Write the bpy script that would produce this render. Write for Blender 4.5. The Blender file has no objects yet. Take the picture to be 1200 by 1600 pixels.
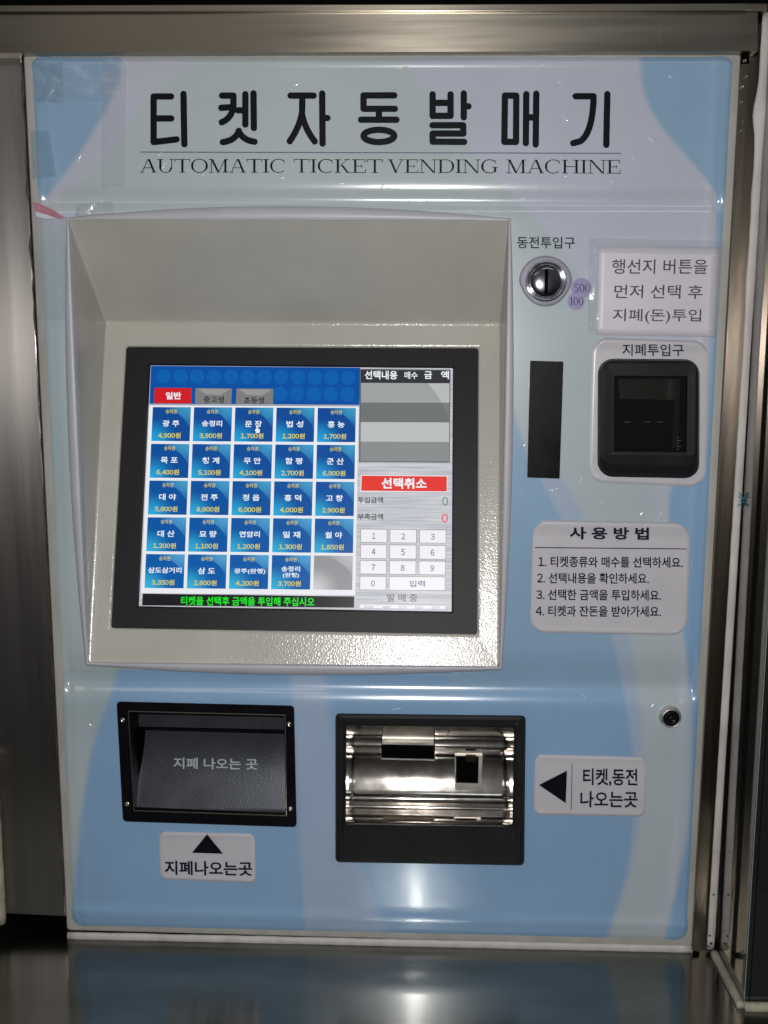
import bpy, bmesh, math, random
from mathutils import Vector, Matrix
random.seed(7)
sc = bpy.context.scene
COL = sc.collection

# ------------------------------------------------------------------ camera
# World frame: X right, Z up, Y into the wall.  The machine's door is the plane Y = 0; the point of the
# door straight ahead of the lens is the origin.
D = 1.10                      # lens to door, metres
FPX = 1556.0                  # focal length in photo pixels (1200 x 1600 photo)
def nrm(v): return v.normalized()
_Y = nrm(Vector((662-600, -(570-800), -FPX)))          # wall normal seen by the camera
_U = nrm(Vector((600-604, 11330-800, FPX)))            # up, from the converging verticals
_U = nrm(_U - _Y*_U.dot(_Y))
_X = _Y.cross(_U)
M = Matrix((_X, _Y, _U))      # camera axes -> world axes
cam_d = bpy.data.cameras.new('camera')
cam = bpy.data.objects.new('camera', cam_d); COL.objects.link(cam)
cam_d.sensor_fit = 'VERTICAL'; cam_d.sensor_height = 24; cam_d.lens = 24*FPX/1600
cam_d.clip_start = 0.02; cam_d.clip_end = 60
CP = Vector((0, -D, 0))
cam.matrix_world = Matrix.Translation(CP) @ M.to_4x4()
sc.camera = cam

# ------------------------------------------------------------------ light
w = bpy.data.worlds.new('World'); sc.world = w; w.use_nodes = True
nt = w.node_tree; bgn = nt.nodes['Background']
tc = nt.nodes.new('ShaderNodeTexCoord'); sx = nt.nodes.new('ShaderNodeSeparateXYZ')
mr = nt.nodes.new('ShaderNodeMapRange'); mr.interpolation_type = 'SMOOTHSTEP'
mr.inputs[1].default_value = -0.5; mr.inputs[2].default_value = 0.5
mx = nt.nodes.new('ShaderNodeMix'); mx.data_type = 'RGBA'
mx.inputs[6].default_value = (0.018, 0.017, 0.016, 1); mx.inputs[7].default_value = (0.135, 0.139, 0.145, 1)
nt.links.new(tc.outputs['Generated'], sx.inputs[0]); nt.links.new(sx.outputs[2], mr.inputs[0])
nt.links.new(mr.outputs[0], mx.inputs[0]); nt.links.new(mx.outputs[2], bgn.inputs[0])
bgn.inputs[1].default_value = 1.0

def lamp(name, kind, loc, power, color, size=0.1, sy=None, target=None, radius=0.02):
    l = bpy.data.lights.new(name, kind); l.energy = power; l.color = color
    if kind == 'AREA':
        l.shape = 'RECTANGLE'; l.size = size; l.size_y = sy or size
    else:
        l.shadow_soft_size = radius
    o = bpy.data.objects.new(name, l); COL.objects.link(o); o.location = loc
    if target is not None:
        o.rotation_euler = (Vector(target)-Vector(loc)).to_track_quat('-Z', 'Y').to_euler()
    return o
lamp('camera_flash', 'POINT', (-0.012, -D-0.01, 0.045), 32.0, (1.0, 0.985, 0.975), radius=0.011)
lamp('fill_light_cool', 'AREA', (0.55, -1.7, 1.5), 1.2, (0.86, 0.95, 1.0), 1.2, 0.12, (0, 0, 0))  # added cool fill light, out of view, so the chrome doesn't look flat
lamp('fill_light_warm', 'AREA', (-0.8, -2.2, 1.2), 0.9, (1.0, 0.92, 0.82), 0.9, 0.15, (0, 0, 0))  # added warm fill from behind left, for ambient light only
vs = sc.view_settings
vs.view_transform = 'Standard'; vs.look = 'None'; vs.exposure = 0.0; vs.gamma = 1.0; vs.use_curve_mapping = False
try:
    sc.cycles.use_denoising = True
    sc.cycles.sample_clamp_indirect = 40
except Exception: pass

# ------------------------------------------------------------------ measuring: photo pixel -> point on a plane of the place
def ray(px, py): return M @ Vector((px-600, -(py-800), -FPX))
def P(px, py, h=0.0):
    """point on the plane h metres in front of the door plane, measured off the photo"""
    d = ray(px, py); return CP + d*((-h + D)/d.y)
def uvpos(p):
    return p.x, p.z
TILT = math.radians(16.0)
TN = Vector((0, -math.cos(TILT), math.sin(TILT)))
TP = P(450, 1040, 0.002)
def T(px, py, h=0.0):
    """point on the tilted monitor panel"""
    d = ray(px, py); o = TP + TN*h
    return CP + d*((o-CP).dot(TN)/d.dot(TN))
def HZ(z):
    def f(px, py, h=0.0):
        d = ray(px, py); return CP + d*((z+h-CP.z)/d.z)
    return f

# ------------------------------------------------------------------ materials
def lin(r, g, b):
    def f(c):
        c /= 255.0
        return c/12.92 if c <= 0.04045 else ((c+0.055)/1.055)**2.4
    return (f(r), f(g), f(b), 1)
def mat(name, col, rough=0.5, metal=0.0, spec=0.5, bump=None, var=None, coat=0, attr=None, alpha=None, trans=0, emit=None, brush=None, scratch=False):
    """bump=(scale xyz, strength, distance, detail); var=(scale xyz, amount) colour/roughness variation"""
    m = bpy.data.materials.new(name); m.use_nodes = True
    n = m.node_tree.nodes; L = m.node_tree.links; b = n['Principled BSDF']
    b.inputs['Base Color'].default_value = col
    b.inputs['Roughness'].default_value = rough; b.inputs['Metallic'].default_value = metal
    b.inputs['Specular IOR Level'].default_value = spec
    b.inputs['Coat Weight'].default_value = coat; b.inputs['Coat Roughness'].default_value = 0.06
    b.inputs['Transmission Weight'].default_value = trans
    if alpha is not None: b.inputs['Alpha'].default_value = alpha
    if brush:
        cx = n.new('ShaderNodeCombineXYZ')
        for i_ in range(3): cx.inputs[i_].default_value = brush[0][i_]
        L.new(cx.outputs[0], b.inputs['Tangent']); b.inputs['Anisotropic'].default_value = brush[1]
    t = n.new('ShaderNodeTexCoord')
    src = None
    if attr:
        a = n.new('ShaderNodeAttribute'); a.attribute_name = attr; src = a.outputs['Color']
        L.new(src, b.inputs['Base Color'])
    if var:
        mp = n.new('ShaderNodeMapping'); mp.inputs['Scale'].default_value = var[0]
        nz = n.new('ShaderNodeTexNoise'); nz.inputs['Scale'].default_value = 1; nz.inputs['Detail'].default_value = 5
        L.new(t.outputs['Object'], mp.inputs[0]); L.new(mp.outputs[0], nz.inputs['Vector'])
        rm = n.new('ShaderNodeMapRange'); rm.inputs[1].default_value = 0.3; rm.inputs[2].default_value = 0.7
        rm.inputs[3].default_value = 1-var[1]; rm.inputs[4].default_value = 1+var[1]
        L.new(nz.outputs['Fac'], rm.inputs[0])
        hs = n.new('ShaderNodeHueSaturation')
        if src is not None: L.new(src, hs.inputs['Color'])
        else: hs.inputs['Color'].default_value = col
        L.new(rm.outputs[0], hs.inputs['Value']); L.new(hs.outputs[0], b.inputs['Base Color'])
        r2 = n.new('ShaderNodeMath'); r2.operation = 'MULTIPLY'; r2.inputs[1].default_value = rough
        L.new(rm.outputs[0], r2.inputs[0]); L.new(r2.outputs[0], b.inputs['Roughness'])
    if bump:
        mp = n.new('ShaderNodeMapping'); mp.inputs['Scale'].default_value = bump[0]
        nz = n.new('ShaderNodeTexNoise'); nz.inputs['Scale'].default_value = 1
        nz.inputs['Detail'].default_value = bump[3] if len(bump) > 3 else 2
        L.new(t.outputs['Object'], mp.inputs[0]); L.new(mp.outputs[0], nz.inputs['Vector'])
        bp = n.new('ShaderNodeBump'); bp.inputs['Strength'].default_value = bump[1]; bp.inputs['Distance'].default_value = bump[2]
        L.new(nz.outputs['Fac'], bp.inputs['Height']); L.new(bp.outputs[0], b.inputs['Normal'])
        last = bp
        if scratch:
            for ang, off, sc_ in ((0.5, 0, 170), (-0.8, 3, 210), (1.35, 7, 150)):
                m2 = n.new('ShaderNodeMapping'); m2.vector_type = 'TEXTURE'; m2.inputs['Rotation'].default_value = (0, ang, 0)
                m2.inputs['Location'].default_value = (off, 0, off); m2.inputs['Scale'].default_value = (1/(sc_*2.2), 1, 1/26)
                L.new(t.outputs['Object'], m2.inputs[0])
                n2 = n.new('ShaderNodeTexNoise'); n2.inputs['Scale'].default_value = 1; n2.inputs['Detail'].default_value = 1
                L.new(m2.outputs[0], n2.inputs['Vector'])
                r3 = n.new('ShaderNodeMapRange'); r3.inputs[1].default_value = 0.745; r3.inputs[2].default_value = 0.82
                L.new(n2.outputs['Fac'], r3.inputs[0])
                b2 = n.new('ShaderNodeBump'); b2.inputs['Strength'].default_value = 0.5; b2.inputs['Distance'].default_value = 0.0006
                L.new(r3.outputs[0], b2.inputs['Height']); L.new(last.outputs[0], b2.inputs['Normal']); last = b2
        L.new(last.outputs[0], b.inputs['Normal']); L.new(last.outputs[0], b.inputs['Coat Normal'])
    if emit is not None:
        b.inputs['Emission Color'].default_value = emit; b.inputs['Emission Strength'].default_value = 1.0
    return m
def scr(name, c, k=1.0):
    """a colour shown by the lit display"""
    e = lin(*c); e = (e[0]*k, e[1]*k, e[2]*k, 1)
    return mat(name, (0.002, 0.002, 0.002, 1), 0.30, spec=0.12, emit=e)

m_print = mat('printed_plastic_sheet', (.6,.6,.6,1), 0.21, attr='print', bump=((3, 3, 260), 0.04, 0.0006, 2), spec=0.8, coat=0.8, var=((6,6,6), 0.05), scratch=True)
m_plate = mat('white_plastic', lin(196,190,198), 0.32, attr='print', bump=((60,60,60), 0.05, 0.0005), var=((25,25,25), 0.04))
m_border = mat('cream_door_edge', lin(158,157,150), 0.45, var=((30,30,12), 0.12), bump=((200,200,200), 0.1, 0.0004))
m_rim = mat('moulded_lilac_rim', lin(178,178,184), 0.42, bump=((60,60,60), 0.06, 0.0005), var=((18,18,18), 0.05))
m_hammer = mat('textured_beige_paint', lin(184,181,171), 0.22, bump=((470,470,470), 0.45, 0.0006, 1.2), var=((14,14,14), 0.05), spec=0.6)
m_ink = mat('black_ink', (0.005,0.006,0.009,1), 0.35, spec=0.12)
m_ink2 = mat('navy_ink', (0.008,0.011,0.028,1), 0.35, spec=0.12)
m_ink3 = mat('grey_ink', (0.03,0.03,0.045,1), 0.6)
m_line = mat('violet_line', (0.06,0.07,0.16,1), 0.4)
m_black = mat('black_plastic', (0.013,0.013,0.014,1), 0.42, spec=0.16, bump=((700,700,700), 0.35, 0.0005), var=((30,30,30), 0.15))
m_black2 = mat('matt_black_plate', (0.0045,0.0045,0.006,1), 0.36, spec=0.10, var=((30,30,30), 0.2), bump=((300,300,300), 0.12, 0.0004))
m_bezel = mat('dark_monitor_bezel', (0.013,0.013,0.015,1), 0.5, spec=0.25, bump=((500,500,500), 0.3, 0.0004))
m_void = mat('black_interior', (0.002,0.002,0.002,1), 0.8, spec=0.02)
m_steelh = mat('brushed_steel_rail', lin(150,142,129), 0.31, metal=1, bump=((4,4,700), 0.10, 0.0003, 4), var=((3,3,60), 0.16), brush=((0,0,1), 0.75))
m_steelv = mat('brushed_steel_column', lin(168,162,157), 0.36, metal=1, bump=((700,4,3), 0.10, 0.0003, 4), var=((50,3,2.5), 0.10), brush=((1,0,0), 0.8))
m_post = mat('steel_post_metal', lin(128,117,104), 0.33, metal=1, bump=((500,5,2), 0.02, 0.0003, 3), var=((90,3,4), 0.12), brush=((1,0,0), 0.7))
m_counter = mat('steel_counter_sheet', lin(128,129,124), 0.175, metal=1, bump=((60,90,60), 0.03, 0.0004, 6), var=((9,22,22), 0.15), brush=((0,1,0), 0.9))
m_polish = mat('scratched_polished_steel', lin(205,198,190), 0.10, metal=1, bump=((300,300,300), 0.03, 0.0003, 4), var=((60,60,60), 0.15), scratch=True, brush=((0,0,1), 0.6))
m_chrome = mat('chrome', (0.75,0.76,0.80,1), 0.09, metal=1)
m_chromed = mat('dark_chrome', (0.22,0.22,0.25,1), 0.16, metal=1)
m_screw = mat('screw_metal', (0.62,0.6,0.52,1), 0.22, metal=1)
m_satin = mat('satin_steel', lin(225,222,216), 0.42, metal=1, var=((80,80,80), 0.1))
m_flap = mat('dark_grey_metallic_flap', (0.050,0.055,0.066,1), 0.36, metal=0.5, bump=((650,650,650), 0.45, 0.0005), var=((30,30,30), 0.1))
m_flaptext = mat('light_grey_ink', lin(160,165,172), 0.5)
m_caulk = mat('white_sealant', lin(186,180,176), 0.55, bump=((120,120,40), 0.5, 0.002, 4), var=((50,50,25), 0.14))
m_caulkd = mat('dirty_sealant', lin(146,141,124), 0.6, bump=((150,150,60), 0.6, 0.002, 4), var=((60,60,40), 0.35))
m_grime = mat('dark_grime', (0.045,0.036,0.028,1), 0.6, bump=((200,200,60), 0.8, 0.002, 4), var=((90,90,60), 0.5))
m_glass = mat('dark_mirror_glass', (0.012,0.014,0.013,1), 0.03, spec=0.9, coat=1.0)
m_glassedge = mat('pale_glass_edge', (0.20,0.24,0.22,1), 0.2)
m_wall = mat('dark_wall_paint', (0.012,0.012,0.011,1), 0.6, var=((8,8,8), 0.3))
m_paper = mat('white_paper', lin(202,198,206), 0.42, bump=((9,9,9), 0.12, 0.003, 2), var=((20,20,20), 0.03))
m_lilac = mat('lilac_print', lin(140,132,176), 0.35)
m_lilac2 = mat('grey_lilac_print', lin(140,138,152), 0.25, var=((40,40,40), 0.08))
m_teal = mat('teal_ink', lin(20,110,130), 0.5)
def clear(name, tint, body, rough, bump=0.5):
    """thin film: see-through, a little body colour, mirror-like by angle"""
    m = bpy.data.materials.new(name); m.use_nodes = True; n = m.node_tree.nodes; L = m.node_tree.links
    n.remove(n['Principled BSDF']); out = n['Material Output']
    tr = n.new('ShaderNodeBsdfTransparent'); di = n.new('ShaderNodeBsdfDiffuse'); di.inputs[0].default_value = tint
    gl_ = n.new('ShaderNodeBsdfGlossy'); gl_.inputs['Roughness'].default_value = rough
    t = n.new('ShaderNodeTexCoord'); nz = n.new('ShaderNodeTexNoise'); nz.inputs['Scale'].default_value = 45; nz.inputs['Detail'].default_value = 4
    L.new(t.outputs['Object'], nz.inputs['Vector'])
    bp = n.new('ShaderNodeBump'); bp.inputs['Strength'].default_value = bump; bp.inputs['Distance'].default_value = 0.004
    L.new(nz.outputs['Fac'], bp.inputs['Height']); L.new(bp.outputs[0], gl_.inputs['Normal'])
    m1 = n.new('ShaderNodeMixShader'); m1.inputs[0].default_value = body; L.new(tr.outputs[0], m1.inputs[1]); L.new(di.outputs[0], m1.inputs[2])
    fr = n.new('ShaderNodeFresnel'); fr.inputs[0].default_value = 1.5
    mu = n.new('ShaderNodeMath'); mu.operation = 'MULTIPLY'; mu.inputs[1].default_value = 1.6; L.new(fr.outputs[0], mu.inputs[0])
    m2 = n.new('ShaderNodeMixShader'); L.new(mu.outputs[0], m2.inputs[0]); L.new(m1.outputs[0], m2.inputs[1]); L.new(gl_.outputs[0], m2.inputs[2])
    L.new(m2.outputs[0], out.inputs[0]); return m
m_tape = clear('clear_tape_film', lin(200,205,215), 0.12, 0.16)
m_tapeb = clear('bluish_tape_film', lin(140,174,192), 0.25, 0.22)
m_gloss = clear('window_acrylic', (0.01,0.01,0.01,1), 0.25, 0.05, 0.05)

# ------------------------------------------------------------------ mesh helpers
def mk(name, vs, fs, m, parent=None, smooth=False, idx=None, bevel=0):
    me = bpy.data.meshes.new(name); me.from_pydata([tuple(v) for v in vs], [], fs)
    for x in (m if isinstance(m, list) else [m]): me.materials.append(x)
    if idx is not None: me.polygons.foreach_set('material_index', idx)
    if smooth: me.polygons.foreach_set('use_smooth', [True]*len(me.polygons))
    me.update()
    o = bpy.data.objects.new(name, me); COL.objects.link(o)
    if parent is not None: adopt(o, parent)
    if bevel:
        b = o.modifiers.new('bevel', 'BEVEL'); b.width = bevel; b.segments = 3; b.limit_method = 'ANGLE'; b.angle_limit = math.radians(25)
        b.harden_normals = False
    return o
def wloc(o):
    v = Vector(o.location)
    return v if o.parent is None else v + wloc(o.parent) + o.matrix_parent_inverse.translation
def adopt(o, parent):
    o.parent = parent; o.matrix_parent_inverse = Matrix.Translation(-wloc(parent))
def tag(o, label=None, cat=None, group=None, kind=None):
    if label: o['label'] = label
    if cat: o['category'] = cat
    if group: o['group'] = group
    if kind: o['kind'] = kind
    return o
def empty(name, loc, label, cat, group=None):
    o = bpy.data.objects.new(name, None); COL.objects.link(o); o.location = loc; o.empty_display_size = 0.05
    return tag(o, label, cat, group)
def fixn(o):
    bm = bmesh.new(); bm.from_mesh(o.data); bmesh.ops.recalc_face_normals(bm, faces=bm.faces); bm.to_mesh(o.data); bm.free(); return o
def lerp(a, b, t): return a+(b-a)*t
def bil(q, u, v):
    (ax,ay),(bx,by),(cx,cy),(dx,dy) = q            # TL TR BR BL
    return (lerp(lerp(ax,bx,u), lerp(dx,cx,u), v), lerp(lerp(ay,by,u), lerp(dy,cy,u), v))
def box4(x0, y0, x1, y1): return [(x0,y0),(x1,y0),(x1,y1),(x0,y1)]
def rq(q, inset=0, r=0, n=5):
    """outline of a four-cornered shape, inset and with rounded corners, 4*(n+1) points"""
    c = [Vector(p) for p in q]; ins = inset if isinstance(inset, (tuple, list)) else (inset,)*4   # top right bottom left
    w_ = (c[1]-c[0]).length; h_ = (c[3]-c[0]).length
    t, ri, bo, le = ins[0]/h_, ins[1]/w_, ins[2]/h_, ins[3]/w_
    c = [Vector(bil(q, le, t)), Vector(bil(q, 1-ri, t)), Vector(bil(q, 1-ri, 1-bo)), Vector(bil(q, le, 1-bo))]
    out = []
    for i in range(4):
        a, p, b = c[i-1], c[i], c[(i+1)%4]
        rr = max(r, 0.01)
        p0 = p+(a-p).normalized()*rr; p1 = p+(b-p).normalized()*rr; ce = p0+p1-p
        for k in range(n+1):
            th = (k/n)*math.pi/2
            out.append(tuple(ce + (p0-ce)*math.cos(th) + (p1-ce)*math.sin(th)))
    return out
def loft(name, loops, m, parent=None, cap=True, capback=False, smooth=False, bevel=0):
    n = len(loops[0]); v = [p for l in loops for p in l]; f = []
    for k in range(len(loops)-1):
        for i in range(n):
            j = (i+1) % n
            f.append((k*n+i, k*n+j, (k+1)*n+j, (k+1)*n+i))
    if cap: f.append(tuple((len(loops)-1)*n+i for i in range(n)))
    if capback: f.append(tuple(reversed(range(n))))
    return fixn(mk(name, v, f, m, parent, smooth, bevel=bevel))
def lp(outline, h, S=P): return [S(x, y, h) for x, y in outline]
def slab(name, outline, h0, h1, m, parent=None, S=P, bevel=0, smooth=False):
    top = lp(outline, h1, S); n_ = Vector((0,-1,0)) if S is P else TN
    base = [p - n_*(h1-h0) for p in top]
    return loft(name, [base, top], m, parent, cap=True, capback=True, bevel=bevel, smooth=smooth)
def sheet(name, outline, h, m, parent=None, S=P):
    return mk(name, lp(outline, h, S), [tuple(reversed(range(len(outline))))], m, parent)
def tube(name, pts, rad, m, parent=None, n=10, wob=0.0, flat=1.0, seed=1):
    rnd = random.Random(seed); v = []; f = []
    for i, p in enumerate(pts):
        a = pts[max(i-1,0)]; b = pts[min(i+1,len(pts)-1)]; t = (b-a).normalized()
        s = t.cross(Vector((0.0,-1,0.02))).normalized(); u = s.cross(t).normalized()
        r = (rad[i] if isinstance(rad, list) else rad)*(1+rnd.uniform(-wob, wob))
        for k in range(n):
            th = 2*math.pi*k/n
            v.append(p + s*(r*math.cos(th)) + u*(r*math.sin(th)*flat))
    for i in range(len(pts)-1):
        for k in range(n):
            f.append((i*n+k, i*n+(k+1)%n, (i+1)*n+(k+1)%n, (i+1)*n+k))
    f.append(tuple(range(n))); f.append(tuple((len(pts)-1)*n+k for k in range(n)))
    return fixn(mk(name, v, f, m, parent, True))
def line3(a, b, n): return [a.lerp(b, i/n) for i in range(n+1)]
def lathe(name, c, prof, m, parent=None, n=48, axis_n=Vector((0,-1,0)), smooth=True, sx=1.0, capend=True):
    """profile (radius, height) turned about the door normal at point c"""
    v = []; f = []
    for r, h in prof:
        for k in range(n):
            th = 2*math.pi*k/n
            v.append(c + Vector((r*sx*math.cos(th), 0, r*math.sin(th))) + axis_n*h)
    for i in range(len(prof)-1):
        for k in range(n):
            f.append((i*n+k, i*n+(k+1)%n, (i+1)*n+(k+1)%n, (i+1)*n+k))
    if capend: f.append(tuple((len(prof)-1)*n+k for k in range(n)))
    return fixn(mk(name, v, f, m, parent, smooth))
PX = (P(663,570)-P(662,570)).length     # metres per photo pixel on the door

def sstep(a, b, x):
    t = min(1, max(0, (x-a)/(b-a))); return t*t*(3-2*t)
def field(name, q, step, rad, hf, cf, m, parent=None, hole=None, S=P):
    """a moulded sheet: grid over the four-cornered outline q with rounded corners, its own relief and printed colour"""
    W_ = (Vector(q[1])-Vector(q[0])).length; H_ = (Vector(q[3])-Vector(q[0])).length
    nx, ny = int(W_/step), int(H_/step)
    vs_ = []; cols = []; pix = []
    # denser rows at the ends so that the corners are round
    def rows(n, L):
        a = [0, .4, 1, 2, 3.2] ; a = [x for x in a if x < rad] if rad else [0]
        mid = [x for x in (i*L/n for i in range(n+1)) if (a[-1]+1) < x < L-(a[-1]+1)]
        return a + mid + [L-x for x in reversed(a)]
    ry = rows(ny, H_); rx = [i*W_/nx for i in range(nx+1)]
    e = [0, 1.0, 2.2, 4]; rx = e + [x for x in rx if 5.5 < x < W_-5.5] + [W_-x for x in reversed(e)]
    for y in ry:
        dv = min(y, H_-y); ins = 0
        if rad and dv < rad: ins = rad - math.sqrt(max(0, rad*rad-(rad-dv)**2))
        for x in rx:
            xx = ins + x*(W_-2*ins)/W_
            p = bil(q, xx/W_, y/H_); de = max(0.0, min(xx-ins, W_-ins-xx, dv))
            vs_.append(S(p[0], p[1], hf(p[0], p[1], de, xx/W_, y/H_))); cols.append(cf(p[0], p[1])); pix.append(p)
    nX = len(rx); fs = []
    for j in range(len(ry)-1):
        for i in range(nX-1):
            a = j*nX+i
            if hole:
                cx = (pix[a][0]+pix[a+nX+1][0])/2; cy = (pix[a][1]+pix[a+nX+1][1])/2
                if hole(cx, cy): continue
            fs.append((a, a+nX, a+nX+1, a+1))
    o = mk(name, vs_, fs, m, parent, True)
    at = o.data.color_attributes.new('print', 'FLOAT_COLOR', 'POINT')
    at.data.foreach_set('color', [c for col in cols for c in (col[0], col[1], col[2], 1.0)])
    return o

# ------------------------------------------------------------------ lettering
_cache = {}
def raw_mesh(body, bold, res=2):
    c = bpy.data.curves.new('lettering', 'FONT'); c.body = body; c.offset = bold; c.resolution_u = res
    o = bpy.data.objects.new('lettering', c); COL.objects.link(o)
    dg = bpy.context.evaluated_depsgraph_get(); dg.update()
    me = bpy.data.meshes.new_from_object(o.evaluated_get(dg))
    vs_ = [(v.co.x, v.co.y) for v in me.vertices]; fs = [tuple(p.vertices) for p in me.polygons]
    bpy.data.objects.remove(o); bpy.data.curves.remove(c); bpy.data.meshes.remove(me)
    return vs_, fs
def text_mesh(body, bold=0.0):
    """lettering in the 0..1 box; digits use the wide-form figures, set close together"""
    k = (body, bold)
    if k in _cache: return _cache[k]
    runs = []
    for ch in body:
        d = ch.isdigit()
        if d: runs.append([True, ch])
        elif runs and not runs[-1][0]: runs[-1][1] += ch
        else: runs.append([False, ch])
    vs_ = []; fs = []; x = 0.0
    for d, tx in runs:
        if d:
            kk = ('digit', tx, bold)
            if kk not in _cache: _cache[kk] = raw_mesh(chr(ord(tx)+0xFEE0), bold)
            v, f = _cache[kk]; a = min(p[0] for p in v); b_ = max(p[0] for p in v)
            off = x + 0.29 - (a+b_)/2; x += 0.58
        else:
            lead = len(tx)-len(tx.lstrip()); x += lead*0.27
            if not tx.strip(): continue
            v, f = raw_mesh(tx.strip(), bold); a = min(p[0] for p in v); b_ = max(p[0] for p in v)
            off = x + 0.05 - a; x += 0.05 + (b_-a) + 0.06 + (len(tx)-len(tx.rstrip()))*0.27
        b0 = len(vs_); vs_ += [(p[0]+off, p[1]) for p in v]; fs += [tuple(b0+i for i in t) for t in f]
    x0 = min(v[0] for v in vs_); x1 = max(v[0] for v in vs_); y0 = min(v[1] for v in vs_); y1 = max(v[1] for v in vs_)
    r = ([((x-x0)/(x1-x0), 1-(y-y0)/(y1-y0)) for x, y in vs_], fs); _cache[k] = r
    return r
def text_geo(body, q, bold=0.0):
    uv, fs = text_mesh(body, bold); return [bil(q, u, v) for u, v in uv], fs
def tq(x0, y0, x1, y1, dy=0.0, sk=0.0):
    """text box in photo pixels; dy = fall to the right, sk = shift of the bottom edge to the right"""
    return [(x0,y0),(x1,y0+dy),(x1+sk,y1+dy),(x0+sk,y1)]
def text(name, body, q, m, parent, h=0.0, S=P, bold=0.02):
    pts, fs = text_geo(body, q, bold)
    return mk(name, lp(pts, h, S), fs, m, parent)
def strokes(polys, rad, closed=False):
    """rounded brush strokes as flat outlines (pixels); polys = list of point lists"""
    vs_ = []; fs = []
    for pl in polys:
        for i in range(len(pl)-1):
            a = Vector(pl[i]); b = Vector(pl[i+1]); t = (b-a).normalized(); nn = Vector((-t.y, t.x))
            b0 = len(vs_); N = 8; ring_ = []
            for k in range(N+1):
                th = math.pi*k/N
                ring_.append(a + nn*(rad*math.cos(th)) - t*(rad*math.sin(th)))
            for k in range(N+1):
                th = math.pi*k/N
                ring_.append(b - nn*(rad*math.cos(th)) + t*(rad*math.sin(th)))
            vs_ += [tuple(p) for p in ring_]; fs.append(tuple(range(b0, b0+len(ring_))))
    return vs_, fs
def curve(*pts, n=8):
    """quadratic bezier through control triples"""
    a, b, c = [Vector(p) for p in pts]
    return [tuple(a*(1-t)**2 + b*2*t*(1-t) + c*t*t) for t in (i/n for i in range(n+1))]

# Serif capitals in a unit em (cap height 1), y down from 0 (top) to 1 (baseline)
SW = 0.155; TH = 0.055; SF = 0.05
def R(x0, y0, x1, y1): return [(x0,y0),(x1,y0),(x1,y1),(x0,y1)]
def stem(x, w=SW, top=True, bot=True, s=0.13):
    g = [R(x, 0, x+w, 1)]
    if top: g.append(R(x-s, 0, x+w+s, SF))
    if bot: g.append(R(x-s, 1-SF, x+w+s, 1))
    return g
def dia(x0, y0, x1, y1, w): return [(x0,y0),(x0+w,y0),(x1+w,y1),(x1,y1)]
def arc(cx, cy, rx, ry, a0, a1, thick, thin, n=20):
    g = []
    for i in range(n):
        q_ = []
        for a, s in ((i, 0), (i+1, 0), (i+1, 1), (i, 1)):
            th = math.radians(a0+(a1-a0)*a/n); k = abs(math.cos(th)); tk = thin+(thick-thin)*k**1.4
            ox = rx-(tk if s else 0); oy = ry-((thin) if s else 0)
            q_.append((cx+ox*math.cos(th), cy+oy*math.sin(th)))
        g.append(q_)
    return g
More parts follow.
